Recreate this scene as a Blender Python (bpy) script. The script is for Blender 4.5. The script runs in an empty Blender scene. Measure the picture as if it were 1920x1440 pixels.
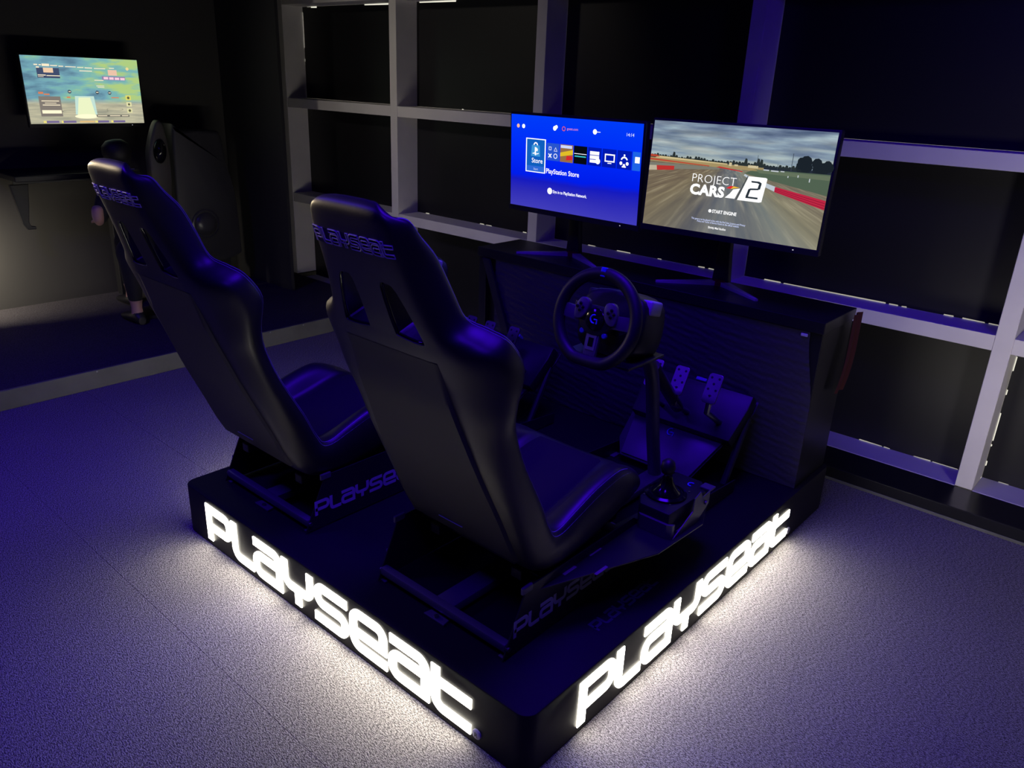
import bpy, bmesh, math, random
import numpy as np
from mathutils import Vector, Matrix
random.seed(5)
sc = bpy.context.scene
COL = sc.collection
# ------------------------------------------------------------------ camera
YAW, PIT, ROL, FPX = 0.7094, 0.3690, 0.0418, 1465.4
CAM = Vector((0.7663, -0.9883, 1.3920))
_f = Vector((-math.sin(YAW)*math.cos(PIT), math.cos(YAW)*math.cos(PIT), -math.sin(PIT)))
_r = Vector((math.cos(YAW), math.sin(YAW), 0)); _u = _r.cross(_f)
_r2 = _r*math.cos(ROL)+_u*math.sin(ROL); _u2 = -_r*math.sin(ROL)+_u*math.cos(ROL)
cd = bpy.data.cameras.new('camera'); cam = bpy.data.objects.new('camera', cd); COL.objects.link(cam)
cd.sensor_width = 36; cd.lens = 36*FPX/1920; cd.clip_start = 0.02
M4 = Matrix((_r2, _u2, -_f)).transposed().to_4x4(); M4.translation = CAM
cam.matrix_world = M4; sc.camera = cam
# ------------------------------------------------------------------ world, lamps, exposure
w = bpy.data.worlds.new('world'); sc.world = w; w.use_nodes = True
w.node_tree.nodes['Background'].inputs[0].default_value = (0.05, 0.02, 1, 1)
w.node_tree.nodes['Background'].inputs[1].default_value = 0.002
vs = sc.view_settings; vs.view_transform = 'Standard'; vs.look = 'None'; vs.exposure = 0.0; vs.gamma = 1.0; vs.use_curve_mapping = False
def area(name, loc, target, size, power, color, spread=180):
    l = bpy.data.lights.new(name, 'AREA'); l.size = size; l.energy = power; l.color = color; l.spread = math.radians(spread)
    o = bpy.data.objects.new(name, l); COL.objects.link(o); o.location = loc
    o.rotation_euler = (Vector(target)-Vector(loc)).to_track_quat('-Z', 'Y').to_euler(); return o
BLUE = (0.06, 0.003, 1.0)
area('blue_led_lamp_1', (0.30, -0.75, 2.5), (-0.3, 0.4, 0), 0.5, 5.0, BLUE, 110)
area('blue_led_lamp_2', (-2.2, -0.9, 2.5), (-2.0, -0.5, 0), 0.4, 15.0, BLUE, 120)
area('blue_led_lamp_3', (1.10, 0.70, 2.5), (0.35, 2.07, 1.60), 0.4, 3.0, BLUE, 75)
area('shelf_fill', (2.2, -0.9, 0.50), (0.75, 2.07, 0.55), 0.4, 3.0, (1.0, 0.94, 0.86), 42)  # added fill, stands in for the platform letters' low light on the right shelves
area('blue_led_lamp_4', (-0.35, 0.62, 2.5), (-0.4, 0.6, 0), 0.9, 11.5, BLUE, 90)
area('shelf_spot_lamp', (-3.1, -0.6, 2.5), (-2.7, 2.07, 1.25), 0.2, 1.0, (1.0, 0.90, 0.74), 50)
area('wall_lamp', (-3.93, -0.12, 0.50), (-4.16, 0.04, 0.38), 0.10, 8.0, (1.0, 0.88, 0.68), 130)
area('seat_sheen_fill', (-4.08, -0.35, 1.45), (-1.13, -0.22, 1.12), 0.25, 1.5, (1.0, 0.80, 0.50), 30)  # added warm fill, stands in for wall monitor glow on the further head rest

# ------------------------------------------------------------------ helpers
def srgb(r, g, b):
    f = lambda c: (c/255/12.92) if c/255 <= 0.04045 else ((c/255+0.055)/1.055)**2.4
    return (f(r), f(g), f(b), 1)
MATS = {}
def mat(name, col, rough=0.5, metal=0.0, spec=0.5, bump=None, var=None, coat=0.0):
    if name in MATS: return MATS[name]
    m = bpy.data.materials.new(name); m.use_nodes = True; nt = m.node_tree; p = nt.nodes['Principled BSDF']
    p.inputs['Base Color'].default_value = (*col[:3], 1); p.inputs['Roughness'].default_value = rough
    p.inputs['Metallic'].default_value = metal; p.inputs['Specular IOR Level'].default_value = spec
    p.inputs['Coat Weight'].default_value = coat
    tc = nt.nodes.new('ShaderNodeTexCoord')
    if var:
        n = nt.nodes.new('ShaderNodeTexNoise'); n.inputs['Scale'].default_value = var[0]; n.inputs['Detail'].default_value = 5
        nt.links.new(tc.outputs['Object'], n.inputs['Vector'])
        rp = nt.nodes.new('ShaderNodeValToRGB'); rp.color_ramp.elements[0].position = 0.3; rp.color_ramp.elements[1].position = 0.7
        rp.color_ramp.elements[0].color = tuple(c*(1-var[1]) for c in col[:3])+(1,); rp.color_ramp.elements[1].color = tuple(min(1, c*(1+var[1])) for c in col[:3])+(1,)
        nt.links.new(n.outputs['Fac'], rp.inputs[0]); nt.links.new(rp.outputs[0], p.inputs['Base Color'])
    if bump:
        n = nt.nodes.new('ShaderNodeTexNoise'); n.inputs['Scale'].default_value = bump[0]; n.inputs['Detail'].default_value = 4
        nt.links.new(tc.outputs['Object'], n.inputs['Vector'])
        b = nt.nodes.new('ShaderNodeBump'); b.inputs['Strength'].default_value = bump[1]; b.inputs['Distance'].default_value = bump[2]
        nt.links.new(n.outputs['Fac'], b.inputs['Height']); nt.links.new(b.outputs[0], p.inputs['Normal'])
    MATS[name] = m; return m
def emit(name, col, s=1.0):
    if name in MATS: return MATS[name]
    m = bpy.data.materials.new(name); m.use_nodes = True; nt = m.node_tree; nt.nodes.clear()
    e = nt.nodes.new('ShaderNodeEmission'); e.inputs[0].default_value = (*col[:3], 1); e.inputs[1].default_value = s
    o = nt.nodes.new('ShaderNodeOutputMaterial'); nt.links.new(e.outputs[0], o.inputs[0]); MATS[name] = m; return m
WL = {}
def wloc(o): return WL[o.name] if o is not None else Vector((0, 0, 0))
def tag(o, label=None, cat=None, group=None, kind=None):
    if label: o['label'] = label
    if cat: o['category'] = cat
    if group: o['group'] = group
    if kind: o['kind'] = kind
    return o
def root(name, loc, label, cat, group=None):
    o = bpy.data.objects.new(name, None); COL.objects.link(o); o.location = loc; o.empty_display_size = 0.05
    WL[o.name] = Vector(loc); return tag(o, label, cat, group)
def link(name, me, m, parent, world=True):
    o = bpy.data.objects.new(name, me); COL.objects.link(o)
    if m: me.materials.append(m)
    if parent is not None:
        o.parent = parent; WL[o.name] = wloc(parent).copy()
        if world:
            me.transform(Matrix.Translation(-wloc(parent)))
    else: WL[o.name] = Vector((0, 0, 0))
    return o
class B:
    def __init__(s): s.bm = bmesh.new()
    def box(s, x0, x1, y0, y1, z0, z1, bev=0, seg=2, M=None):
        g = bmesh.ops.create_cube(s.bm, size=1.0); v = g['verts']
        bmesh.ops.transform(s.bm, verts=v, matrix=Matrix.Translation(((x0+x1)/2, (y0+y1)/2, (z0+z1)/2)) @ Matrix.Diagonal((abs(x1-x0), abs(y1-y0), abs(z1-z0), 1)))
        if bev:
            e = list({e for q in v for e in q.link_edges})
            r = bmesh.ops.bevel(s.bm, geom=e, offset=bev, segments=seg, affect='EDGES', profile=0.5)
            v = list({q for f in r['faces'] for q in f.verts} | {q for q in v if q.is_valid})
        if M is not None: bmesh.ops.transform(s.bm, verts=v, matrix=M)
        return s
    def prism(s, pts, axis, a, b, bev=0, M=None):
        def P(p, t): return {'x': (t, p[0], p[1]), 'y': (p[0], t, p[1]), 'z': (p[0], p[1], t)}[axis]
        A = [s.bm.verts.new(P(p, a)) for p in pts]; C = [s.bm.verts.new(P(p, b)) for p in pts]
        n = len(pts); fs = [s.bm.faces.new(A), s.bm.faces.new(C[::-1])]
        for i in range(n): fs.append(s.bm.faces.new((A[i], C[i], C[(i+1) % n], A[(i+1) % n])))
        bmesh.ops.recalc_face_normals(s.bm, faces=fs); v = A+C
        if bev:
            e = [e for f in fs[:2] for e in f.edges]
            r = bmesh.ops.bevel(s.bm, geom=e, offset=bev, segments=2, affect='EDGES', profile=0.5)
            v = list({q for f in r['faces'] for q in f.verts} | {q for q in v if q.is_valid})
        if M is not None: bmesh.ops.transform(s.bm, verts=v, matrix=M)
        return s
    def tube(s, path, r, n=10, closed=False):
        P = [Vector(p) for p in path]; L = len(P); rings = []; ref = None
        for i in range(L):
            t = (P[(i+1) % L]-P[i-1]) if closed else (P[min(i+1, L-1)]-P[max(i-1, 0)])
            t.normalize()
            if ref is None: ref = t.orthogonal().normalized()
            ref = (ref-t*ref.dot(t)).normalized(); b = t.cross(ref)
            rr = r[i] if isinstance(r, (list, tuple)) else r
            rings.append([s.bm.verts.new(P[i]+(ref*math.cos(2*math.pi*k/n)+b*math.sin(2*math.pi*k/n))*rr) for k in range(n)])
        for i in range(L if closed else L-1):
            A, C = rings[i], rings[(i+1) % L]
            for k in range(n): s.bm.faces.new((A[k], A[(k+1) % n], C[(k+1) % n], C[k]))
        if not closed: s.bm.faces.new(rings[0][::-1]); s.bm.faces.new(rings[-1])
        return s
    def lathe(s, prof, M, n=32):
        rings = []
        for r, z in prof:
            rings.append([s.bm.verts.new(M @ Vector((max(r, 1e-5)*math.cos(2*math.pi*k/n), max(r, 1e-5)*math.sin(2*math.pi*k/n), z))) for k in range(n)])
        for A, C in zip(rings, rings[1:]):
            for k in range(n): s.bm.faces.new((A[k], A[(k+1) % n], C[(k+1) % n], C[k]))
        s.bm.faces.new(rings[0][::-1]); s.bm.faces.new(rings[-1]); return s
    def grid(s, rows, closed=False, caps=False):
        V = [[s.bm.verts.new(p) for p in r] for r in rows]; n = len(V[0])
        for A, C in zip(V, V[1:]):
            for k in range(n if closed else n-1): s.bm.faces.new((A[k], A[(k+1) % n], C[(k+1) % n], C[k]))
        if caps: s.bm.faces.new(V[0][::-1]); s.bm.faces.new(V[-1])
        return s
    def poly(s, pts, uv=None):
        s.bm.faces.new([s.bm.verts.new(p) for p in pts]); return s
    def xf(s, M): bmesh.ops.transform(s.bm, verts=s.bm.verts[:], matrix=M); return s
    def mesh(s, name, smooth=None, recalc=True):
        if recalc: bmesh.ops.recalc_face_normals(s.bm, faces=s.bm.faces[:])
        if smooth is not None:
            for f in s.bm.faces: f.smooth = True
            a = math.radians(smooth)
            for e in s.bm.edges:
                if len(e.link_faces) == 2 and e.calc_face_angle(0) > a: e.smooth = False
        me = bpy.data.meshes.new(name); s.bm.to_mesh(me); s.bm.free(); return me
    def build(s, name, m, parent=None, smooth=None, recalc=True):
        return link(name, s.mesh(name, smooth, recalc), m, parent)
def struct(o): o['kind'] = 'structure'; return o
def T(x, y, z): return Matrix.Translation((x, y, z))
def RX(a): return Matrix.Rotation(math.radians(a), 4, 'X')
def RY(a): return Matrix.Rotation(math.radians(a), 4, 'Y')
def RZ(a): return Matrix.Rotation(math.radians(a), 4, 'Z')
def catmull(P, k, closed=False):
    P = [np.array(p, float) for p in P]; n = len(P); out = []
    for i in range(n if closed else n-1):
        if closed: a, b, c, d = P[i-1], P[i], P[(i+1) % n], P[(i+2) % n]
        else: a, b, c, d = P[max(i-1, 0)], P[i], P[i+1], P[min(i+2, n-1)]
        for j in range(k):
            t = j/k
            out.append(0.5*((2*b)+(c-a)*t+(2*a-5*b+4*c-d)*t*t+(3*b-a-3*c+d)*t**3))
    if not closed: out.append(P[-1])
    return out
def text_mesh(s, size, offset=0.0, shear=0.0, align='LEFT', space=1.0):
    c = bpy.data.curves.new('t', 'FONT'); c.body = s; c.size = size; c.offset = offset; c.shear = shear; c.align_x = align; c.space_character = space
    c.resolution_u = 3
    o = bpy.data.objects.new('t', c); COL.objects.link(o)
    dg = bpy.context.evaluated_depsgraph_get(); dg.update()
    me = bpy.data.meshes.new_from_object(o.evaluated_get(dg)); bpy.data.objects.remove(o); bpy.data.curves.remove(c); me.materials.clear(); return me

# ------------------------------------------------------------------ materials
def carpet_mat(name, base, dark):
    m = bpy.data.materials.new(name); m.use_nodes = True; nt = m.node_tree; p = nt.nodes['Principled BSDF']; L = nt.links
    p.inputs['Roughness'].default_value = 0.95; p.inputs['Specular IOR Level'].default_value = 0.1
    g = nt.nodes.new('ShaderNodeNewGeometry'); mp = nt.nodes.new('ShaderNodeMapping'); mp.inputs['Scale'].default_value = (1.0, 2.6, 1.0)
    mp.inputs['Rotation'].default_value = (0, 0, 0.6)
    L.new(g.outputs['Position'], mp.inputs['Vector'])
    n1 = nt.nodes.new('ShaderNodeTexNoise'); n1.inputs['Scale'].default_value = 140; n1.inputs['Detail'].default_value = 5; L.new(mp.outputs[0], n1.inputs['Vector'])
    n2 = nt.nodes.new('ShaderNodeTexNoise'); n2.inputs['Scale'].default_value = 420; n2.inputs['Detail'].default_value = 2; L.new(g.outputs['Position'], n2.inputs['Vector'])
    mx = nt.nodes.new('ShaderNodeMath'); mx.operation = 'ADD'; L.new(n1.outputs['Fac'], mx.inputs[0]); L.new(n2.outputs['Fac'], mx.inputs[1])
    rp = nt.nodes.new('ShaderNodeValToRGB'); rp.color_ramp.elements[0].position = 0.43; rp.color_ramp.elements[1].position = 0.58
    rp.color_ramp.elements[0].color = (*dark, 1); rp.color_ramp.elements[1].color = (*base, 1)
    hf = nt.nodes.new('ShaderNodeMath'); hf.operation = 'MULTIPLY'; hf.inputs[1].default_value = 0.5; L.new(mx.outputs[0], hf.inputs[0])
    L.new(hf.outputs[0], rp.inputs[0]); L.new(rp.outputs[0], p.inputs['Base Color'])
    b = nt.nodes.new('ShaderNodeBump'); b.inputs['Strength'].default_value = 0.8; b.inputs['Distance'].default_value = 0.006
    L.new(hf.outputs[0], b.inputs['Height']); L.new(b.outputs[0], p.inputs['Normal']); return m
CARPET = carpet_mat('carpet', (0.38, 0.36, 0.345), (0.065, 0.060, 0.060))
STAGE = carpet_mat('stage_carpet', (0.10, 0.095, 0.10), (0.045, 0.04, 0.045))
WALL = mat('wall_paint', (0.022, 0.022, 0.026), 0.8, bump=(40, 0.1, 0.002))
WALLG = mat('wall_grey', (0.05, 0.049, 0.046), 0.75, bump=(30, 0.1, 0.002))
CEIL = mat('ceiling_black', (0.006, 0.006, 0.007), 0.9, bump=(50, 0.1, 0.002))
SHELF = mat('shelf_grey', (0.70, 0.67, 0.67), 0.55, bump=(90, 0.04, 0.001), var=(6, 0.05))
PANEL = mat('panel_black', (0.010, 0.010, 0.012), 0.42, spec=0.45, bump=(25, 0.05, 0.002))
LEDGE = mat('ledge_black', (0.008, 0.008, 0.010), 0.28, bump=(60, 0.05, 0.001))
PLAT = mat('platform_black', (0.012, 0.011, 0.013), 0.55, spec=0.22, bump=(120, 0.05, 0.0006))
VINYL = mat('seat_vinyl', (0.013, 0.013, 0.015), 0.44, spec=0.8, bump=(220, 0.12, 0.0008))
VINYLP = mat('back_panel_vinyl', (0.040, 0.038, 0.040), 0.6, spec=0.45, bump=(260, 0.12, 0.0006))
SUEDE = mat('cushion_suede', (0.020, 0.020, 0.022), 0.85, spec=0.3, bump=(300, 0.2, 0.0006))
THREAD = mat('thread', (0.40, 0.42, 0.55), 0.6, bump=(400, 0.2, 0.0003))
EMB = mat('embroidery', (0.42, 0.36, 0.62), 0.6, bump=(500, 0.3, 0.0003))
STEEL = mat('black_steel', (0.02, 0.02, 0.022), 0.38, metal=0.0, spec=0.6, bump=(80, 0.04, 0.0004))
STEELB = mat('bar_steel', (0.11, 0.11, 0.12), 0.35, spec=0.6, bump=(80, 0.04, 0.0004))
PRINT = mat('print_grey', (0.62, 0.60, 0.70), 0.5, bump=(80, 0.02, 0.0002))
ALU = mat('brushed_aluminium', (0.30, 0.30, 0.31), 0.35, metal=1.0, bump=(140, 0.1, 0.0004))
PLASTIC = mat('black_plastic', (0.014, 0.014, 0.016), 0.45, bump=(150, 0.06, 0.0004))
RUBBER = mat('wheel_leather', (0.016, 0.016, 0.018), 0.5, bump=(300, 0.15, 0.0005))
GLOSS = mat('gloss_black', (0.008, 0.008, 0.009), 0.12, bump=(20, 0.01, 0.0004))
BADGE = mat('badge_white', (0.55, 0.55, 0.6), 0.5, bump=(60, 0.02, 0.0003))
DESK = mat('desk_black', (0.009, 0.009, 0.011), 0.35, bump=(90, 0.04, 0.0005))
DESKF = mat('desk_front_film', (0.055, 0.053, 0.060), 0.36, spec=0.5, bump=(70, 0.5, 0.004))
SILVER = mat('stand_silver', (0.50, 0.50, 0.54), 0.4, metal=0.1, bump=(90, 0.03, 0.0004))
POD = mat('pod_grey', (0.035, 0.035, 0.036), 0.5, bump=(60, 0.08, 0.001))
SKIN = mat('skin', (0.45, 0.26, 0.22), 0.5, bump=(120, 0.1, 0.0006))
CLOTH = mat('dark_cloth', (0.010, 0.010, 0.013), 0.9, bump=(200, 0.2, 0.001))
HAIR = mat('dark_hair', (0.006, 0.005, 0.005), 0.6, bump=(200, 0.4, 0.002))
RED = mat('red_cloth', (0.05, 0.005, 0.006), 0.9, bump=(160, 0.2, 0.001))
LETTER = emit('letter_light', (1.0, 0.94, 0.79), 20.0)
DAYL = emit('light_behind', (1.0, 0.97, 0.80), 1.0)
WHITE = emit('lamp_white', (0.85, 0.85, 1.0), 0.8)

# ------------------------------------------------------------------ room shell
struct(B().box(-4.3, 2.6, -3.3, 2.7, -0.1, -0.004).build('floor', CARPET))
fl = bpy.data.objects['floor']
me = B().box(-0.2499, 0.2499, -0.2497, 0.2497, -0.004, 0.0, bev=0.0004, seg=1).mesh('carpet_tile'); me.materials.append(CARPET)
for i in range(11):
    for j in range(11):
        o = bpy.data.objects.new('carpet_tile', me); COL.objects.link(o); o.parent = fl
        o.location = (-2.6+0.5*i, -2.765+0.25+0.5*j, 0)
struct(B().box(-4.34, -4.16, -3.3, 2.7, 0, 2.6).build('wall_left', WALLG))
struct(B().box(-4.16, -3.502, 1.78, 1.80, 0.0, 2.6).build('wall_back_stage', WALL))
struct(B().box(-4.34, 2.7, 2.6, 2.7, 0, 2.6).build('wall_back', WALL))
struct(B().box(2.6, 2.7, -3.3, 2.7, 0, 2.6).build('wall_right', WALL))
struct(B().box(-4.34, 2.7, -3.4, -3.3, 0, 2.6).build('wall_front', WALL))
struct(B().box(-4.34, 2.7, -3.4, 2.7, 2.6, 2.7).build('ceiling', CEIL))
struct(B().box(-4.16, -2.86, -3.3, 2.068, 0.0, 0.084).build('floor_stage', STAGE))
RISER = mat('riser_grey', (0.10, 0.10, 0.095), 0.6, bump=(40, 0.08, 0.001), var=(5, 0.2))
tr = struct(B().box(-2.862, -2.845, -3.3, 2.066, 0.0, 0.088, bev=0.003).build('trim_1', RISER))
for y in (0.30, 1.20, 1.41):
    B().lathe([(0.006, 0), (0.006, 0.002), (0.003, 0.004)], T(-2.848, y, 0.080) @ RY(90), 10).build('screw', ALU, tr)
# ------------------------------------------------------------------ shelving wall (grid of squares 1.06 m wide)
KS = 1.1605
def kx(v): return 0.7663+KS*(v-0.7663)
def ky(v): return -0.9883+KS*(v+0.9883)
def kz(v): return 1.392+KS*(v-1.392)
POSTS = [(kx(a), kx(b)) for a, b in [(-3.290, -3.2324), (-2.3557, -2.3055), (-1.4470, -1.3957), (-0.5294, -0.4788), (0.3912, 0.4412), (1.308, 1.358)]]
ROWS = [(kz(a), kz(b)) for a, b in [(0.1926, 0.239), (0.6949, 0.7425), (1.2103, 1.2589), (1.727, 1.775), (2.243, 2.292)]]
YS, YB = ky(1.6496), ky(1.7836)
struct(B().box(POSTS[1][0], POSTS[5][1], YB+0.062, YB+0.066, 0.02, 2.42).build('window_1', DAYL))
struct(B().box(POSTS[0][1], POSTS[1][0], YB+0.062, YB+0.066, ROWS[1][1]+.03, 2.42).build('window_2', DAYL))
sh = root('shelving_unit', (-1.25, YS, 0.0), 'tall grey grid of open shelves with black panels behind every square', 'shelving')
for i, (a, b) in enumerate(POSTS): B().box(a, b, YS, YB+0.018, 0.086 if i == 0 else ROWS[0][1], ROWS[4][1], bev=0.0015, seg=1).build('post', SHELF, sh)
for (a, b), (c, d) in zip(POSTS, POSTS[1:]):
    for z0, z1 in ROWS: B().box(b, c, YS+0.002, YB+0.018, z0, z1, bev=0.0012, seg=1).build('shelf_board', SHELF, sh)
# slots where light from behind shows: bay, row -> list of (edge, from, to) along the edge
SL = {(3, 1): [('b', -0.40, -0.335), ('b', -0.325, 0.035), ('b', 0.045, 0.075), ('b', 0.085, 0.102), ('b', 0.215, 0.245), ('b', 0.27, 0.335), ('b', 0.345, 0.38)],
      (2, 1): [('b', -1.21, -1.17), ('b', -1.06, -0.99), ('b', -0.86, -0.84), ('b', -0.675, -0.645), ('b', -0.63, -0.585)],
      (1, 1): [('b', -2.245, -2.215), ('b', -1.86, -1.83), ('b', -1.82, -1.78), ('b', -1.585, -1.56)],
      (0, 1): [('b', -3.045, -3.01)],
      (3, 0): [('b', 0.045, 0.125), ('b', 0.13, 0.152), ('b', 0.23, 0.285), ('b', 0.29, 0.37)],
      (4, 0): [('l', 0.61, 0.66), ('l', 0.53, 0.55), ('l', 0.37, 0.47), ('l', 0.35, 0.36), ('l', 0.28, 0.30), ('b', 0.49, 0.52), ('b', 0.60, 0.70)],
      (0, 3 - 1): [('l', 1.52, 1.70), ('l', 1.45, 1.465), ('t', -3.19, -3.10), ('t', -2.70, -2.51)],
      (1, 2): [('t', -2.29, -2.04), ('b', -1.995, -1.98)],
      (0, 2 - 0 + 10): []}
for bi, ((a, b), (c, d)) in enumerate(zip(POSTS, POSTS[1:])):
    for ri in range(4):
        x0, x1, z0, z1 = b+0.0008, c-0.0008, ROWS[ri][1]+0.0006, ROWS[ri+1][0]-0.0006
        P = [(x0, z0)]; h = 0.0040
        S = [(e, kz(p), kz(q)) if e == 'l' else (e, kx(p), kx(q)) for e, p, q in SL.get((bi, ri), [])]
        for e, p, q in sorted([s for s in S if s[0] == 'b'], key=lambda s: s[1]):
            p = max(p, x0+0.006); q = min(q, x1-0.006)
            P += [(p, z0), (p+0.001, z0+h*random.uniform(0.55, 1.1)), (q-0.001, z0+h*random.uniform(0.55, 1.1)), (q, z0)]
        P += [(x1, z0), (x1, z1)]
        for e, p, q in sorted([s for s in S if s[0] == 't'], key=lambda s: -s[1]):
            P += [(q, z1), (q-0.001, z1-h*2.0), (p+0.001, z1-h*1.4), (p, z1)]
        P += [(x0, z1)]
        for e, p, q in sorted([s for s in S if s[0] == 'l'], key=lambda s: -s[1]):
            P += [(x0, q), (x0+h*1.0, q-0.002), (x0+h*1.0, p+0.002), (x0, p)]
        B().prism(P, 'y', YB-0.004, YB).build('back_panel', PANEL, sh)
lg = root('low_ledge', (-0.4, 1.98, 0.0), 'low black gloss ledge along the foot of the grey shelves', 'ledge')
B().box(-2.84, 2.2, 1.885, YS-0.0005, 0.0, ROWS[0][1]-0.0005, bev=0.004).build('ledge_top', LEDGE, lg)
B().box(-2.84, 2.2, 1.882, 1.8845, 0.0, 0.012, bev=.0008, seg=1).build('ledge_foot_strip', RISER, lg)

# ------------------------------------------------------------------ lettering (strokes of one rounded square alphabet, unit height)
SW = 0.215
def fillet(path, R):
    out = [Vector(path[0])]
    for i in range(1, len(path)-1):
        a, b, c = Vector(path[i-1]), Vector(path[i]), Vector(path[i+1])
        r = R[i] if isinstance(R, dict) else R
        if r <= 0: out.append(b); continue
        d1 = (a-b).normalized(); d2 = (c-b).normalized()
        p, q = b+d1*r, b+d2*r; cen = b+d1*r+d2*r
        for k in range(9):
            t = k/8*math.pi/2
            out.append(cen-d2*r*math.cos(t)-d1*r*math.sin(t))
    out.append(Vector(path[-1])); return [p for i, p in enumerate(out) if i == 0 or (p-out[i-1]).length > 1e-5]
h_ = SW/2
def glyphs():
    w_ = 1.10; lo, hi, mid = h_, 1-h_, 0.5; r = 0.3
    G = []
    G.append([[(h_, 0), (h_, hi), (w_-h_, hi), (w_-h_, 0.40), (0.05, 0.40)]])                           # P (first corner square)
    G.append([[(h_, 1), (h_, lo), (0.86, lo)]])                                                          # l
    A = [[(0.04, hi), (w_-h_, hi), (w_-h_, 0)], [(w_-h_, lo), (h_, lo), (h_, 0.58), (w_-h_, 0.58)]]
    G.append(A)
    G.append([[(h_, 1), (h_, 0.40), (w_-h_, 0.40), (w_-h_, 1)], [(0.56, 0.45), (0.56, 0)]])              # y
    G.append([[(w_-0.04, hi), (h_, hi), (h_, mid), (w_-h_, mid), (w_-h_, lo), (0.0, lo)]])               # s
    G.append([[(w_-0.0, lo), (h_, lo), (h_, hi), (w_-h_, hi), (w_-h_, 0.42)], [(0.05+h_, 0.42+0.02), (w_-0.0, 0.42+0.02)]])  # e
    G.append(A)
    G.append([[(h_, 1.0), (h_, lo), (0.98, lo)], [(h_, 0.68), (0.98, 0.68)]])                            # t
    W = [w_, 0.86, w_, w_, w_, w_, w_, 0.98]
    return G, W
GL, GW = glyphs(); GAP = 0.045
GX = []; _x = 0
for i, q in enumerate(GW):
    GX.append(_x); _x += q+GAP-(0.03 if i in (0, 1, 2) else 0)
GTOT = _x-GAP
def stroke_sides(path, k, j):
    R = {}
    for i in range(1, len(path)-1): R[i] = 0.2
    if k == 0: R[1] = 0
    if k == 0: R[2] = R[3] = 0.2
    if k == 4:
        R[1] = R[2] = R[3] = R[4] = 0.1875
        R[2] = R[1]
    c = fillet(path, R); L, Rr = [], []
    for i, p in enumerate(c):
        t1 = (p-c[i-1]).normalized() if i else (c[1]-c[0]).normalized()
        t2 = (c[i+1]-p).normalized() if i < len(c)-1 else t1
        if (c[max(i, 1)]-c[max(i, 1)-1]).length < 1e-9: t1 = t2
        n1 = Vector((-t1.y, t1.x)); n2 = Vector((-t2.y, t2.x)); n = n1+n2
        n = n/max(n.length_squared, 1e-9)*2
        L.append(p+n*h_); Rr.append(p-n*h_)
    return L, Rr
def letter_mesh(bm_, k, F, depth):
    """F(s,t,d) maps letter units plus depth to world"""
    for j, path in enumerate(GL[k]):
        L, R = stroke_sides([Vector(p) for p in path], k, j); ox = GX[k]
        n = len(L); lift = 0.0002*j
        Lf = [bm_.verts.new(F(p.x+ox, p.y, depth+lift)) for p in L]; Rf = [bm_.verts.new(F(p.x+ox, p.y, depth+lift)) for p in R]
        Lb = [bm_.verts.new(F(p.x+ox, p.y, 0)) for p in L]; Rb = [bm_.verts.new(F(p.x+ox, p.y, 0)) for p in R]
        for i in range(n-1):
            bm_.faces.new((Lf[i], Lf[i+1], Rf[i+1], Rf[i])); bm_.faces.new((Lb[i], Lb[i+1], Lf[i+1], Lf[i])); bm_.faces.new((Rf[i], Rf[i+1], Rb[i+1], Rb[i]))
        for e in (0, n-1): bm_.faces.new((Lb[e], Lf[e], Rf[e], Rb[e]))
LETTERS = 'p l a y s e a t'.split()
def sign(F, depth, m, parent, name='letter', tubes=None):
    for k in range(8):
        b = B()
        if tubes is None: letter_mesh(b.bm, k, F, depth)
        else:
            for path in GL[k]:
                L, R = stroke_sides([Vector(p) for p in path], k, 0)
                loop = [F(p.x+GX[k], p.y, depth) for p in L]+[F(p.x+GX[k], p.y, depth) for p in R[::-1]]
                b.tube(loop, tubes, 5, closed=True)
        b.build(name, m, parent, recalc=True)

# ------------------------------------------------------------------ display platform
PW, PD, PH = 1.44, 1.66, 0.167
pf = root('display_platform', (-PW/2, PD/2, 0.0), 'low square black display platform with glowing white letters on its sides', 'platform')
def rrect(x0, x1, y0, y1, r, n=8):
    P = []
    for cx, cy, a0 in ((x1-r, y0+r, -90), (x1-r, y1-r, 0), (x0+r, y1-r, 90), (x0+r, y0+r, 180)):
        for k in range(n+1):
            a = math.radians(a0+90*k/n); P.append((cx+r*math.cos(a), cy+r*math.sin(a)))
    return P
B().prism(rrect(-PW, 0, 0, PD, 0.035), 'z', 0.0, PH, bev=0.004).build('platform_body', PLAT, pf, smooth=35)
LH = 0.125; LS = 1.145
sF = lambda s, t, d: (-1.305+s/GTOT*LS, -d, 0.022+t*LH)
sR = lambda s, t, d: (d, 0.180+s/GTOT*LS, 0.022+t*LH)
sL = lambda s, t, d: (-PW-d, 0.18+LS-s/GTOT*LS, 0.022+t*LH)
for F in (sF, sR, sL): sign(F, 0.003, LETTER, pf, 'illuminated_letter')
def rmark(M):
    rm = B().lathe([(0.0125, 0), (0.0125, 0.004), (0.011, 0.005)], M, 24).build('registered_mark', BADGE, pf, smooth=40)
    me = text_mesh('R', 0.017, offset=0.0004, align='CENTER'); me.transform(M @ T(0, -0.0058, 0.0053)); link('mark_letter', me, PLASTIC, rm)
rmark(T(-0.141, 0, 0.036) @ RX(90)); rmark(T(0, 1.342, 0.034) @ RZ(90) @ RX(90))
tF = lambda s, t, d: (-0.098+t*0.034, 0.335+s/GTOT*0.275, PH+0.0004+d)
sign(lambda s, t, d: (-0.062-t*0.034, 0.335+s/GTOT*0.275, PH+0.0003+d), 0.0002, mat('decal_dark', (0.07, 0.07, 0.10), 0.4, bump=(80, .02, .0002)), pf, 'decal_letter')

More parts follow.
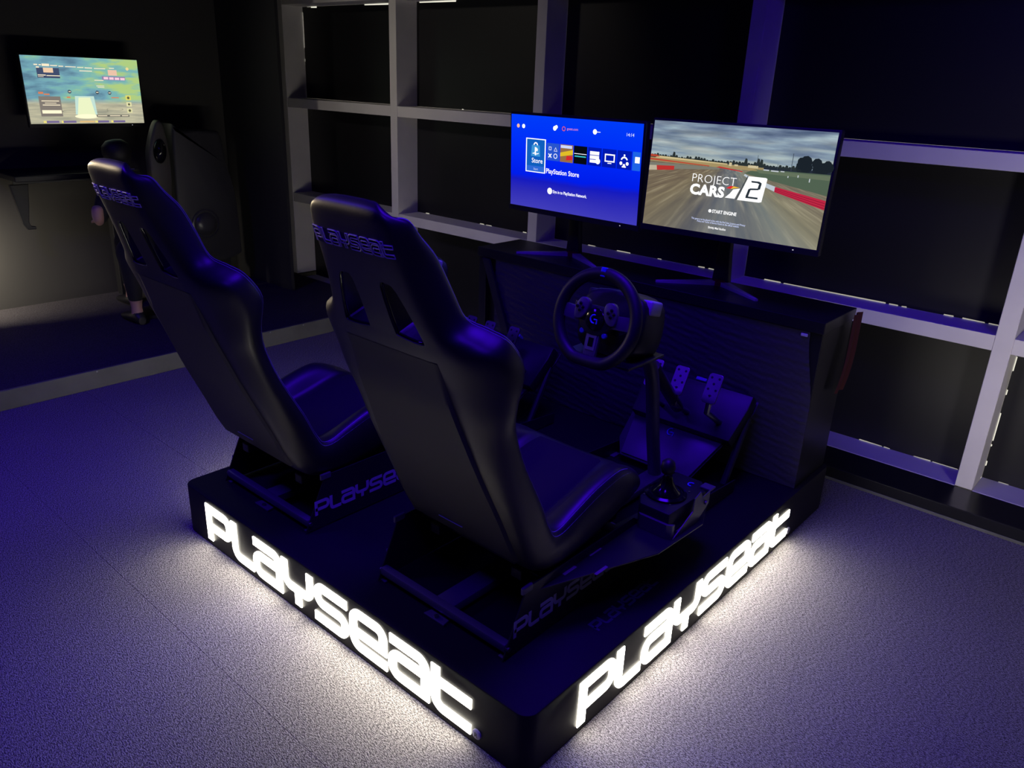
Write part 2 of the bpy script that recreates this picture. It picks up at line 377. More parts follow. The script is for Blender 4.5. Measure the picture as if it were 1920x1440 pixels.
# ------------------------------------------------------------------ racing cockpit
ST = [(.655, .405, 118, .10, .190, .050, .045), (.640, .375, 112, .13, .215, .100, .090), (.570, .345, 106, .15, .225, .155, .110),
      (.470, .318, 103, .16, .225, .165, .110), (.360, .305, 95, .17, .225, .145, .100), (.270, .312, 78, .175, .225, .120, .085),
      (.205, .345, 55, .18, .225, .105, .075), (.165, .410, 33, .18, .225, .095, .070), (.125, .500, 23, .175, .228, .090, .070),
      (.068, .625, 21, .165, .228, .080, .065), (.030, .720, 21, .155, .232, .080, .060), (.006, .780, 21, .150, .247, .092, .060),
      (-.017, .842, 21, .145, .258, .120, .060), (-.042, .905, 21, .140, .252, .108, .058), (-.052, .932, 21, .134, .218, .092, .058), (-.061, .955, 21, .128, .180, .078, .056),
      (-.080, 1.005, 21, .115, .158, .082, .056), (-.103, 1.065, 20, .105, .141, .082, .056), (-.121, 1.112, 17, .098, .133, .066, .054), (-.132, 1.148, 10, .092, .126, .056, .048),
      (-.136, 1.168, -4, .086, .116, .047, .041), (-.132, 1.181, -28, .076, .104, .037, .033), (-.122, 1.189, -52, .062, .088, .027, .025), (-.111, 1.191, -72, .042, .070, .016, .016)]
SUB = 4
STI = catmull(ST, SUB)
def ring(st):
    y, z, a, wp, w_, d, th = st; e = min(1.0, w_/0.16)
    h = [(0, 0), (wp*.6, 0), (wp, 0.001), (wp+(w_-wp)*.55, .10*d), (w_-.004, .38*d), (w_, .70*d), (w_-.012*e, .95*d), (w_-.035*e, d), (w_-.062*e, .93*d),
         (w_-.080*e, th+.40*(d-th)), (w_-.100*e, th+.05*(d-th)), (.5*(w_-.1*e), th*.97), (0, th*.94)]
    full = h+[(-u, v) for u, v in h[-2:0:-1]]
    return catmull(full, 3, closed=True)
def place(st, u, v, xc, dy):
    a = math.radians(st[2]); return Vector((xc+u, st[0]+math.cos(a)*v+dy, st[1]+math.sin(a)*v))
def seat_parts(rt, xc, dy):
    rows = [[place(s, u, v, xc, dy) for u, v in ring(s)] for s in STI]
    b = B().grid(rows, closed=True, caps=True)
    shell = b.mesh('seat_shell')
    so = bpy.data.objects.new('seat_tmp', shell); COL.objects.link(so)
    c0 = Vector((xc, -.068+dy, .985)); cut = B(); a = math.radians(21)
    nv = Vector((0, math.cos(a), math.sin(a))); tv = Vector((0, -math.sin(a), math.cos(a)))
    hp = catmull([(.040, .052), (.062, .062), (.084, .048), (.116, -.046), (.106, -.062), (.050, -.058), (.038, -.044)], 3, closed=True)
    for sg in (-1, 1):
        A = [cut.bm.verts.new(c0+Vector((sg*u, 0, 0))+tv*s-nv*.1) for u, s in hp]; C = [cut.bm.verts.new(c0+Vector((sg*u, 0, 0))+tv*s+nv*.2) for u, s in hp]
        cut.bm.faces.new(A); cut.bm.faces.new(C[::-1])
        for i in range(len(A)): cut.bm.faces.new((A[i], C[i], C[(i+1) % len(A)], A[(i+1) % len(A)]))
    co = bpy.data.objects.new('cut_tmp', cut.mesh('cut')); COL.objects.link(co)
    md = so.modifiers.new('b', 'BOOLEAN'); md.operation = 'DIFFERENCE'; md.object = co; md.solver = 'EXACT'
    dg = bpy.context.evaluated_depsgraph_get(); dg.update()
    me = bpy.data.meshes.new_from_object(so.evaluated_get(dg)); bpy.data.objects.remove(so); bpy.data.objects.remove(co)
    bb = B(); bb.bm.from_mesh(me); me.materials.clear()
    sh_ = bb.build('seat_shell', VINYL, rt, smooth=38, recalc=False)
    for sg in (-1, 1): B().tube([c0+Vector((sg*u, 0, 0))+tv*s+nv*(.002+.05*max(0, abs(u)-.10)) for u, s in hp], .0035, 6, closed=True).build('hole_trim', GLOSS, sh_, smooth=60)
    # flat rear panel
    R1, R2 = [], []
    for s in STI:
        if .365 < s[1] < .905 and s[0] < .2:
            hw = s[3]-.004
            k_ = min(1.0, max(0.0, (.90-s[1])/.12)); R1.append([place(s, u, -.0005-.0065*k_*k_*(3-2*k_) if abs(u) < hw*.97 else .0005, xc, dy) for u in (-hw, -hw*.965, -hw*.9, -hw*.4, 0, hw*.4, hw*.9, hw*.965, hw)])
    B().grid(R1).build('back_panel', VINYLP, rt, smooth=50)
    lo = [s for s in STI if s[0] < .2 and s[1] > .4][0]
    B().tube([place(lo, -.06, -.0085, xc, dy), place(lo, .02, -.0085, xc, dy)], 0.0012, 5).build('care_tag', THREAD, rt)
    # seat and back cushions (suede inlays on the inside)
    def inlay(cond, name):
        R = []
        for s in STI:
            if cond(s):
                e = min(1.0, s[4]/0.16); hw = s[4]-.104*e
                R.append([place(s, u*hw, s[6]*(.96 if abs(u) < .99 else .93)+(.008 if abs(u) < .9 else 0), xc, dy) for u in (-1, -.88, -.5, 0, .5, .88, 1)])
        B().grid(R).build(name, SUEDE, rt, smooth=50)
    inlay(lambda s: s[0] > .27 and s[0] < .64 and s[1] < .4, 'seat_cushion'); inlay(lambda s: s[1] > .42 and s[1] < .9 and s[0] < .2, 'back_cushion')
    # seam thread along the front edges
    for sg in (-1, 1):
        for du, kv in ((.009, .90), (.018, .975)):
            path = []
            for s in STI[6:-4]:
                e = min(1.0, s[4]/0.16); path.append(place(s, sg*(s[4]-du*e), s[5]*kv, xc, dy))
            B().tube(path, 0.0011, 5).build('stitching', THREAD, rt)
    # embroidered name on the head rest
    hs = [s for s in STI if s[1] > .9]
    def rear(u, z):
        for a_, b_ in zip(hs, hs[1:]):
            if a_[1] <= z <= b_[1]:
                t = (z-a_[1])/(b_[1]-a_[1]); s = a_*(1-t)+b_*t; break
        r = ring(s)[:18]; v = 0
        for p, q in zip(r, r[1:]):
            if p[0] <= abs(u) <= q[0]: v = p[1]+(q[1]-p[1])*(abs(u)-p[0])/max(q[0]-p[0], 1e-6); break
        return place(s, u, v-.0015, xc, dy)
    sign(lambda s, t, d: rear((s/GTOT-.5)*.226, 1.098+t*.029), 0, EMB, rt, 'embroidered_letter', tubes=0.0014)
def cockpit(xc, dy, label, fy=0.0):
    rt = root('racing_cockpit', (xc, 0.5, PH), label, 'racing seat', 'racing cockpits on the lit platform')
    seat_parts(rt, xc, dy)
    # side plates
    prof = [(.092, PH+.006), (.165, .330), (.60, .330), (.68, .262), (1.20, .215), (1.20, PH+.006), (.75, PH+.006), (.70, .20), (.20, .20), (.17, PH+.006)]
    prof = [(.092, PH+.004), (.165, .330), (.60, .330), (.72, .250), (1.22, .210), (1.22, PH+.004)]
    for sg in (-1, 1):
        x = xc+sg*.218
        sp = B().prism(prof, 'x', x-.002, x+.002, bev=.0006).build('side_plate', STEEL, rt)
        sign((lambda s, t, d, x=x: (x+.002+d, .125+s/GTOT*.40, .2135+t*.046)) if sg > 0 else (lambda s, t, d, x=x: (x-.002-d, .525-s/GTOT*.40, .2135+t*.046)), .0004, PRINT, sp, 'printed_letter')
        for y in (.12, .66, 1.16):
            x2 = x-sg*.02; B().box(min(x, x2), max(x, x2), y-.02, y+.02, PH+.0005, PH+.0045, bev=.001).build('foot_tab', STEELB, rt)
        B().box(x-.004, x+.004, .150, .185, .318, .336, bev=.002).build('corner_cap', STEELB, rt)
        B().tube([(x-.006*sg, .108, .195), (x+.006*sg, .108, .195)], .006, 8).build('bolt', ALU, rt)
    B().box(xc-.216, xc+.216, .100, .122, .186, .208, bev=.003).build('rear_bar', STEELB, rt, smooth=40)
    B().box(xc-.216, xc+.216, .690, .712, .190, .212, bev=.003).build('front_bar', STEELB, rt, smooth=40)
    B().box(xc-.030, xc+.030, .122, 1.20, .180, .204, bev=.003).build('centre_beam', STEELB, rt, smooth=40)
    B().prism([(xc-.035, .085), (xc+.035, .085), (xc+.028, .122), (xc-.028, .122)], 'z', PH+.0005, PH+.0055, bev=.001).build('beam_bracket', STEELB, rt)
    B().tube([(xc, .095, PH+.004), (xc, .095, PH+.010)], .006, 8).build('bolt', ALU, rt)
    for y in (.27, .55): B().box(xc-.216, xc+.216, y-.02, y+.02, .300, .306, bev=.001).build('seat_rail', STEEL, rt)
    for sg in (-1, 1): B().box(xc+sg*.14-.016, xc+sg*.14+.016, .22+dy, .62, .290, .318, bev=.003).build('slide_rail', STEEL, rt)
    # steering post
    p0, p1, p2, p3 = (xc, 1.085+fy, PH+.022), (xc, .995+fy, .57), (xc, .93+fy, .655), (xc, .80+fy, .705)
    B().tube(catmull([p0, (xc, 1.04+fy, .37), p1, p2, p3], 5), .022, 14).build('steering_post', STEELB, rt, smooth=50)
    B().tube([(xc, 1.0+fy, .60), (xc, 1.075+fy, .52), (xc, 1.185+fy, .41)], .020, 12).build('post_brace', STEEL, rt, smooth=50)
    B().lathe([(.05, 0), (.05, .006), (.034, .010), (.034, .03)], T(xc, 1.085+fy, PH+.0005), 24).build('post_foot', STEEL, rt, smooth=40)
    B().box(xc-.11, xc+.11, .68+fy, .86+fy, .690, .698, bev=.002).build('wheel_plate', STEEL, rt)
    # pedal plate
    Mp = T(xc, 1.13+fy, .195) @ RX(46)
    B().prism([(-.17, 0), (.10, 0), (.200, .29), (.200, .335), (-.205, .335), (-.205, .06)], 'z', -.006, 0, bev=.0015, M=Mp).build('pedal_plate', STEEL, rt)
    for sg in (-1, 1):
        B().tube([(xc+sg*.19, 1.20+fy, .19), (xc+sg*.19, 1.315+fy, .39)], .012, 8).build('pedal_strut', STEEL, rt)
    return rt
XN, XL = -0.374, -1.128
ck = cockpit(XN, 0.0, 'black racing seat cockpit nearest the corner of the lit platform')
cl = cockpit(XL, -0.092, 'black racing seat cockpit further back, beside the stage edge', -.10)
# shifter plate belongs to the near cockpit
spl = B().prism([(-.188, .190), (-.163, .190), (-.036, .538), (-.026, .745), (-.075, .865), (-.165, .865), (-.20, .50)], 'z', .300, .3045, bev=.001).build('shifter_plate', STEEL, ck)
for x, y in ((-.176, .322), (-.150, .320), (-.178, .429), (-.154, .429), (-.096, .374)):
    B().box(x-.0045, x+.0045, y-.024, y+.024, .3035, .3052, bev=.0008, seg=1).build('plate_slot', mat('slot_edge', (.25, .24, .22), .5, bump=(90, .05, .0004)), spl)
B().box(-.060, -.052, .66, .72, .3035, .3055).build('plate_slot', MATS['slot_edge'], spl)

# ------------------------------------------------------------------ steering wheels
def wheel(xc, label, fy=0.0):
    c = Vector((xc, .672+fy, .812)); M = Matrix.Translation(c) @ RX(90-14)        # local z toward driver (-Y), local y up
    rt = root('steering_wheel', tuple(c+Vector((0, .08, -.12))), label, 'steering wheel', 'steering wheels on the cockpits')
    P = []
    for k in range(56):
        a = 2*math.pi*k/56; x, y = .122*math.cos(a), .122*math.sin(a)
        if y < -.112: y = -.112-(abs(y)-.112)*.25
        P.append(M @ Vector((x, y, 0)))
    B().tube(P, .0170, 14, closed=True).build('rim', RUBBER, rt, smooth=60)
    B().box(-.008, .008, .1125, .1375, -.006, .0162, bev=.002, M=M).build('top_marker', mat('marker_blue', (.03, .04, .75), .4, bump=(80, .02, .0002)), rt)
    B().prism(catmull([(-.052, .030), (0, .036), (.052, .030), (.058, 0), (.036, -.034), (0, -.044), (-.036, -.034), (-.058, 0)], 3, closed=True), 'z', -.02, .004, bev=.003, M=M).build('hub', PLASTIC, rt, smooth=45)
    for sg in (-1, 1):
        B().prism([(sg*.045, .020), (sg*.112, .026), (sg*.114, -.012), (sg*.045, -.016)], 'z', -.012, .002, bev=.002, M=M).build('spoke', STEELB, rt, smooth=45)
        pod = B().prism(catmull([(sg*.028, .046), (sg*.052, .050), (sg*.066, .026), (sg*.064, -.006), (sg*.04, -.004), (sg*.026, .02)], 3, closed=True), 'z', -.006, .012, bev=.003, M=M).build('button_pod', STEELB, rt, smooth=45)
        for q in range(4):
            B().lathe([(.0045, 0), (.0045, .003), (.003, .004)], M @ T(sg*.050+.009*math.cos(q*math.pi/2), .024+.009*math.sin(q*math.pi/2), .012), 10).build('button', GLOSS, pod, smooth=40)
        B().prism([(sg*.05, .004), (sg*.098, .034), (sg*.102, -.004), (sg*.06, -.03)], 'z', -.036, -.032, bev=.001, M=M).build('shift_paddle', ALU, rt)
        B().lathe([(.008, 0), (.008, .006), (.006, .008)], M @ T(sg*.036, -.038, -.004), 14).build('thumb_button', mat('button_blue', (.03, .03, .4), .4, bump=(80, .02, .0002)), rt, smooth=40)
    sp = B().prism([(-.021, -.034), (.021, -.034), (.019, -.112), (-.019, -.112)], 'z', -.012, .001, bev=.002, M=M).build('spoke', STEELB, rt, smooth=45)
    B().prism([(-.015, -.042), (.015, -.042), (.0145, -.084), (-.0145, -.084)], 'z', .001, .0025, bev=.0008, M=M).build('spoke_inlay', mat('spoke_alu', (.35, .35, .38), .4, metal=.6, bump=(140, .1, .0004)), sp)
    B().prism([(-.008, -.050), (.008, -.050), (.008, -.074), (-.008, -.074)], 'z', .0025, .0032, M=M).build('spoke_slot', GLOSS, sp)
    B().lathe([(.030, .004), (.030, .007), (.027, .0095), (.0, .0100)], M, 32).build('hub_badge', GLOSS, rt, smooth=40)
    lm = mat('logo_blue', (.10, .12, .85), .4, bump=(80, .02, .0002))
    B().tube([M @ Vector((.011*math.cos(math.radians(a)), .011*math.sin(math.radians(a)), .0105)) for a in range(75, 290, 15)], .0022, 6).build('hub_logo', lm, rt)
    B().tube([M @ Vector(p) for p in ((0, -.001, .0105), (.010, -.001, .0105), (.010, -.012, .0105))], .0022, 6).build('hub_logo', lm, rt)
    B().lathe([(.034, -.07), (.034, -.02)], M, 24).build('wheel_shaft', PLASTIC, rt, smooth=40)
    bs = B().prism(catmull([(-.085, .070), (0, .085), (.085, .070), (.105, .01), (.098, -.065), (.05, -.095), (-.05, -.095), (-.098, -.065), (-.105, .01)], 3, closed=True), 'z', -.19, -.066, bev=.014, M=M).build('motor_housing', PLASTIC, rt, smooth=45)
    for sg in (-1, 1): B().box(sg*.085-.02, sg*.085+.02, .035, .075, -.15, -.09, bev=.006, M=M).build('clamp_tower', SILVER if sg > 0 else PLASTIC, bs, smooth=45)
    B().box(-.07, .07, -.115, -.09, -.18, -.08, bev=.004, M=M).build('clamp_foot', PLASTIC, bs)
    return rt
wheel(XN, 'black round steering wheel with blue top mark in front of the nearer seat')
wheel(XL, 'black round steering wheel hidden behind the nearer seat, in front of the further one', -.10)

# ------------------------------------------------------------------ pedal sets
def pedals(xc, label, fy=0.0):
    Mp = T(xc, 1.13+fy, .195) @ RX(46)
    rt = root('pedal_set', (xc, 1.25+fy, .30), label, 'pedals', 'pedal sets on the cockpits')
    B().prism([(-.185, .155), (.185, .155), (.198, .28), (.195, .330), (-.195, .330), (-.20, .28)], 'z', .001, .05, bev=.008, M=Mp).build('pedal_base', PLASTIC, rt, smooth=40)
    B().prism([(-.165, .008), (.098, .008), (.150, .155), (-.185, .155)], 'z', .001, .010, bev=.002, M=Mp).build('heel_plate', STEELB, rt, smooth=40)
    lm = MATS['logo_blue']
    B().tube([Mp @ Vector((.012*math.cos(math.radians(a))-.03, .135+.012*math.sin(math.radians(a)), .0125)) for a in range(75, 290, 15)], .0022, 6).build('pedal_logo', lm, rt)
    B().tube([Mp @ Vector(p) for p in ((-.03, .134, .0125), (-.018, .134, .0125), (-.018, .122, .0125))], .0022, 6).build('pedal_logo', lm, rt)
    for px, pz in ((.128, .52), (.010, .515), (-.085, .515)):
        Mq = T(xc+px, 1.155+fy, pz) @ RX(62)
        B().tube([Mq @ Vector((0, -.02, -.004)), Mq @ Vector((0, -.075, -.02)), Mp @ Vector((px, .21, .04))], .010, 8).build('pedal_arm', ALU, rt, smooth=50)
        fc = B().prism(rrect(-.024, .024, -.048, .048, .010, 4), 'z', -.003, .003, bev=.001, M=Mq).build('pedal_face', ALU, rt)
        for hx, hy in ((-.013, .034), (.013, .034), (0, .015), (-.013, -.004), (.013, -.004), (0, -.024)):
            B().lathe([(.0042, .0026), (.0042, .0034)], Mq @ T(hx, hy, 0), 10).build('pedal_stud', PLASTIC, fc)
    B().box(-.02, .02, .332, .345, .02, .05, bev=.003, M=Mp).build('cable_clip', mat('clip_blue', (.15, .15, .5), .5, bump=(80, .02, .0002)), rt)
    return rt
pedals(XN, 'perforated metal pedals on a black base in front of the nearer seat')
pedals(XL, 'perforated metal pedals on a black base in front of the further seat', -.10)

# ------------------------------------------------------------------ gear shifter
gs = root('gear_shifter', (-.115, .74, .3045), 'black gear shifter with angled metal bracket beside the nearer seat', 'gear shifter')
B().prism([(-.175, .655), (-.150, .615), (-.060, .615), (-.055, .80), (-.090, .845), (-.175, .845)], 'z', .3045, .372, bev=.008).build('shifter_body', PLASTIC, gs, smooth=40)
B().lathe([(.056, 0), (.056, .006), (.048, .010), (.046, .006), (.040, .006), (.038, .012), (.026, .022), (.016, .040), (.012, .055)], T(-.125, .705, .372), 36).build('gear_boot', GLOSS, gs, smooth=40)
B().tube([(-.125, .705, .42), (-.126, .702, .440)], .006, 10).build('gear_lever', ALU, gs, smooth=50)
B().lathe([(.006, 0), (.016, .006), (.020, .020), (.017, .036), (.008, .044), (0, .045)], T(-.126, .702, .432), 24).build('gear_knob', PLASTIC, gs, smooth=50)
lm = MATS['logo_blue']
B().tube([(-.100+.010*math.cos(math.radians(a)), .800+.010*math.sin(math.radians(a)), .3735) for a in range(75, 290, 15)], .002, 6).build('shifter_logo', lm, gs)
for x, y in ((-.165, .66), (-.085, .66), (-.165, .76), (-.085, .76)): B().lathe([(.003, 0), (.003, .002)], T(x, y, .372), 8).build('screw', ALU, gs)
B().prism([(.617, .3046), (.742, .3046), (.800, .340), (.800, .378), (.760, .372), (.745, .395), (.715, .385), (.712, .348)], 'x', -.0455, -.0425, bev=.0006).build('clamp_bracket', mat('bracket_metal', (.16, .16, .16), .4, metal=.5, bump=(120, .06, .0004)), gs)
B().tube([(-.0415, .775, .352), (-.036, .775, .352)], .006, 10).build('bolt', ALU, gs)
B().box(-.075, -.0425, .80, .83, .374, .379, bev=.001).build('clamp_ear', STEELB, gs)
B().prism([(-.150, .6145), (-.060, .6145), (-.046, .625), (-.046, .6145), (-.060, .606), (-.140, .606)], 'z', .3046, .345, bev=.0006).build('base_flange', MATS['bracket_metal'], gs)

# ------------------------------------------------------------------ desk and monitors
dk = root('desk', (-.75, 1.51, PH), 'long black desk carrying the two lit monitors', 'desk')
DX0, DX1, DY0, DY1, DZ = -1.485, -.014, 1.377, 1.648, .742
B().box(DX0, DX1, DY0, DY1, DZ-.038, DZ, bev=.002).build('desk_top', DESK, dk)
fp = B()
NX, NZ = 150, 110; rows = []
for j in range(NZ+1):
    z = PH+.002+(DZ-.040-PH-.002)*j/NZ; row = []
    for i in range(NX+1):
        q = min(1.0, max(0.0, (.70-z)/.25)); x = DX0+.10+(DX1-.043+.040*q*q*(3-2*q)-DX0-.10)*i/NX
        row.append((x, DY0+.006+.0007*math.sin(z*210+3*math.sin(x*9+z*7)+x*24)+.0006*math.sin(z*370+x*57+2*math.sin(x*31+z*40))+.0005*math.sin(x*140+z*260), z))
    rows.append(row)
fp.grid(rows).build('front_sheet', DESKF, dk, smooth=80)
for x0, x1 in ((DX0, DX0+.04), (DX1-.045, DX1-.005)): B().box(x0, x1, DY0+.012, DY1-.004, PH+.0005, DZ-.038, bev=.002).build('side_panel', DESK, dk)
B().box(DX0+.04, DX1-.045, DY0+.04, DY0+.055, PH+.0005, DZ-.038).build('modesty_panel', DESK, dk)
B().prism([(DX0+.035, DZ-.04), (DX0+.075, DZ-.04), (DX0+.24, .30), (DX0+.20, .30)], 'y', DY0-.010, DY0+.002, bev=.002).build('diagonal_brace', STEEL, dk)
B().box(DX1-.070, DX1-.048, DY0-.001, DY0+.004, DZ-.056, DZ-.046, bev=.002).build('sheet_clip', BADGE, dk)
rc = root('red_cloth_strip', (.012, 1.60, PH), 'dark red cloth strip hanging behind the end of the desk', 'cloth')
B().grid([[(.004+.006*math.sin(k*1.1)+.010*t*math.sin(t*3), 1.575+.075*k/8-.05*t*t, .735-.26*t) for k in range(9)] for t in [q/12 for q in range(13)]]).build('cloth', RED, rc, smooth=60)

class Screen:
    """flat display picture on a real panel; s,t in 0..1, t up"""
    def __init__(s, parent, c, r, u, n, W, H): s.p, s.c, s.r, s.u, s.n, s.W, s.H = parent, Vector(c), Vector(r), Vector(u), Vector(n), W, H
    def at(s, a, b, l=0): return s.c+s.r*((a-.5)*s.W)+s.u*((b-.5)*s.H)+s.n*(.00025*l)
    def polys(s, name, m, plist, l):
        b = B(); uvl = b.bm.loops.layers.uv.new('UVMap')
        for pts in plist:
            f = b.bm.faces.new([b.bm.verts.new(s.at(x, y, l)) for x, y in pts])
            for lp, (x, y) in zip(f.loops, pts): lp[uvl].uv = (x, y)
            f.normal_update()
            if f.normal.dot(s.n) < 0: f.normal_flip()
        return b.build(name, m, s.p, recalc=False)
    def rect(s, name, m, rs, l): return s.polys(name, m, [[(a, b), (c, b), (c, d), (a, d)] for a, b, c, d in rs], l)
    def disc(s, x, y, r, n=20):
        k = s.W/s.H; return [(x+r*math.cos(2*math.pi*i/n), y+r*k*math.sin(2*math.pi*i/n)) for i in range(n)]
    def ringp(s, name, m, x, y, r, wd, l, a0=0, a1=360, ry=1.0, n=24):
        k = s.W/s.H; P = []
        for i in range(n):
            A = [math.radians(a0+(a1-a0)*(i+q)/n) for q in (0, 1)]
            P.append([(x+rr*math.cos(a), y+rr*k*ry*math.sin(a)) for rr, a in ((r, A[0]), (r+wd, A[0]), (r+wd, A[1]), (r, A[1]))])
        return s.polys(name, m, P, l)
    def text(s, body, x, y, hgt, m, l, off=0.0, shear=0, align='LEFT', sx=1.0, space=1.0, rot=0):
        me = text_mesh(body, hgt*s.H*1.42, offset=off, shear=shear, align=align, space=space)
        R = Matrix((s.r, s.u, s.n)).transposed().to_4x4(); R.translation = s.at(x, y, l)
        me.transform(R @ Matrix.Rotation(rot, 4, 'Z') @ Matrix.Diagonal((sx, 1, 1, 1))); return link('screen_text', me, m, s.p)
def uvmat(name, build):
    m = bpy.data.materials.new(name); m.use_nodes = True; nt = m.node_tree; nt.nodes.clear()
    o = nt.nodes.new('ShaderNodeOutputMaterial'); e = nt.nodes.new('ShaderNodeEmission'); uv = nt.nodes.new('ShaderNodeUVMap')
    sp = nt.nodes.new('ShaderNodeSeparateXYZ'); nt.links.new(uv.outputs[0], sp.inputs[0])
    def N(t, **k):
        n = nt.nodes.new(t)
        for a, b in k.items(): setattr(n, a, b)
        return n
    def Mth(op, a, b=None, clamp=False):
        n = N('ShaderNodeMath', operation=op, use_clamp=clamp)
        for i, v in enumerate((a, b)):
            if v is None: continue
            if isinstance(v, (int, float)): n.inputs[i].default_value = v
            else: nt.links.new(v, n.inputs[i])
        return n.outputs[0]
    def Ramp(fac, stops):
        n = N('ShaderNodeValToRGB'); cr = n.color_ramp
        while len(cr.elements) < len(stops): cr.elements.new(0.5)
        for el, (p, c) in zip(cr.elements, stops): el.position = p; el.color = srgb(*c)
        nt.links.new(fac, n.inputs[0]); return n.outputs[0]
    def Noise(x, y, scale, detail=4, z=0.0):
        c = N('ShaderNodeCombineXYZ'); nt.links.new(x, c.inputs[0]) if not isinstance(x, (int, float)) else None
        nt.links.new(y, c.inputs[1]); c.inputs[2].default_value = z
        n = N('ShaderNodeTexNoise'); n.inputs['Scale'].default_value = scale; n.inputs['Detail'].default_value = detail; nt.links.new(c.outputs[0], n.inputs['Vector']); return n.outputs['Fac']
    def Mix(fac, a, b):
        n = N('ShaderNodeMix', data_type='RGBA')
        if isinstance(fac, (int, float)): n.inputs['Factor'].default_value = fac
        else: nt.links.new(fac, n.inputs['Factor'])
        nt.links.new(a, n.inputs['A']); nt.links.new(b, n.inputs['B']); return n.outputs['Result']
    col, st = build(sp.outputs[0], sp.outputs[1], Mth, Ramp, Noise, Mix)
    nt.links.new(col, e.inputs[0]); e.inputs[1].default_value = st; nt.links.new(e.outputs[0], o.inputs[0]); return m
def monitor(name, c, yaw, tilt, W, label, group, stand):
    H = W*9/16; r = Vector((math.cos(yaw), math.sin(yaw), 0)); n0 = Vector((math.sin(yaw), -math.cos(yaw), 0)); z = Vector((0, 0, 1))
    u = z*math.cos(tilt)-n0*math.sin(tilt); n = r.cross(u); c = Vector(c)
    R = Matrix((r, u, n)).transposed().to_4x4(); R.translation = c
    base = stand if stand else (c.x, c.y, c.z-H/2)
    rt = root(name, base, label, 'monitor', group)
    B().box(-W/2-.008, W/2+.008, -H/2-.020, H/2+.008, -.030, -.0015, bev=.004, M=R).build('casing', PLASTIC, rt, smooth=40)
    B().box(-W/2-.008, W/2+.008, -H/2-.020, -H/2-.001, -.002, .0006, bev=.0005, seg=1, M=R).build('bezel', PLASTIC, rt)
    B().box(W*.38, W*.38+.004, -H/2-.0115, -H/2-.009, .0004, .0010, M=R).build('power_light', WHITE, rt)
    sm = B().box(-W/2, W/2, -H/2, H/2, -.0016, 0, M=R).build('screen', GLOSS, rt)
    if stand:
        sx, sy, sz = stand
        B().prism([(-.032, 0), (.032, 0), (.024, .10), (.020, .28), (-.020, .28), (-.024, .10)], 'y', -.012, .016, bev=.004, M=T(sx, sy, sz+.012)).build('stand_column', PLASTIC, rt, smooth=40)
        B().tube([(sx, sy+.002, sz+.27), tuple(c-n*.03+Vector((0, 0, -.02)))], .022, 10).build('stand_arm', PLASTIC, rt, smooth=50)
        for tx, ty in ((-.178, -.150), (.192, -.118)):
            d = Vector((tx, ty, 0)); q = d.normalized().cross(z)
            b = B(); A = [Vector((sx, sy, sz))+q*.017, Vector((sx, sy, sz))-q*.017, Vector((sx, sy, sz))+d-q*.006, Vector((sx, sy, sz))+d+q*.006]
            hts = (.016, .016, .007, .007); bot = [b.bm.verts.new(p) for p in A]; top = [b.bm.verts.new(p+z*h) for p, h in zip(A, hts)]
            b.bm.faces.new(bot); b.bm.faces.new(top)
            for i in range(4): b.bm.faces.new((bot[i], bot[(i+1) % 4], top[(i+1) % 4], top[i]))
            b.build('stand_leg', SILVER, rt)
        B().lathe([(.030, 0), (.030, .014), (.022, .020)], T(sx, sy, sz), 24).build('stand_hub', mat('hub_red', (.20, .03, .02), .45, bump=(80, .02, .0003)), rt, smooth=40)
    return Screen(sm, c+n*.0002, r, u, n, W, H)
SG = 'monitors standing on the black desk'
S1 = monitor('desk_monitor', (-1.035, 1.395, 1.1055), -.024, -.038, .6085, 'desk monitor with a bright blue console menu on its screen', SG, (-1.115, 1.553, DZ))
S2 = monitor('desk_monitor', (-.398, 1.405, 1.120), .040, .045, .607, 'desk monitor with a racing game title over a dirt track', SG, (-.472, 1.578, DZ))
# --- menu screen
bl = uvmat('menu_blue', lambda x, y, Mth, Ramp, Noise, Mix: (Ramp(Mth('ADD', y, Mth('MULTIPLY', Mth('SUBTRACT', Noise(x, y, 2.0), .5), .12)), [(0, (66, 62, 190)), (.18, (46, 44, 186)), (.30, (22, 28, 196)), (.36, (0, 30, 240)), (.62, (0, 42, 255)), (1, (0, 62, 255))]), .95))
S1.rect('screen_background', bl, [(0, 0, 1, 1)], 0)
Wt = emit('ui_white', srgb(245, 245, 255), 1.2); Wd = emit('ui_soft_white', srgb(205, 215, 255), 1.0)
tile = emit('ui_tile', srgb(0, 25, 175), 1.0); tileb = emit('ui_store', srgb(15, 95, 190), 1.0); tilef = emit('ui_store_foot', srgb(45, 105, 215), 1.0); teal = emit('ui_teal', srgb(60, 150, 215), 1.0)
S1.rect('screen_tile', Wt, [(.128, .395, .292, .760)], 1); S1.rect('screen_tile', tileb, [(.136, .465, .284, .750)], 2); S1.rect('screen_tile', tilef, [(.136, .405, .284, .465)], 2)
S1.polys('store_bag', teal, [[(.172, .57), (.248, .57), (.242, .69), (.178, .69)]], 3)
S1.ringp('bag_handle', Wt, .21, .69, .010, .008, 3, 0, 180)
S1.polys('bag_logo', Wt, [[(.203, .585), (.214, .580), (.214, .665), (.203, .670)], [(.214, .668), (.228, .650), (.226, .625), (.214, .632)], [(.182, .600), (.203, .612), (.203, .602), (.192, .594)], [(.214, .600), (.238, .608), (.234, .598), (.214, .590)]], 4)
S1.text('Store', .178, .500, .052, Wt, 3, off=.0002); S1.text('Start', .195, .422, .024, Wd, 3)
S1.text('PlayStation Store', .298, .405, .052, Wt, 2, off=.0003, sx=.92)
S1.text('Sign in to PlayStation Network.', .360, .198, .033, Wt, 2, off=.0003, sx=.80); S1.polys('screen_icon', Wt, [S1.disc(.335, .215, .020)], 2)
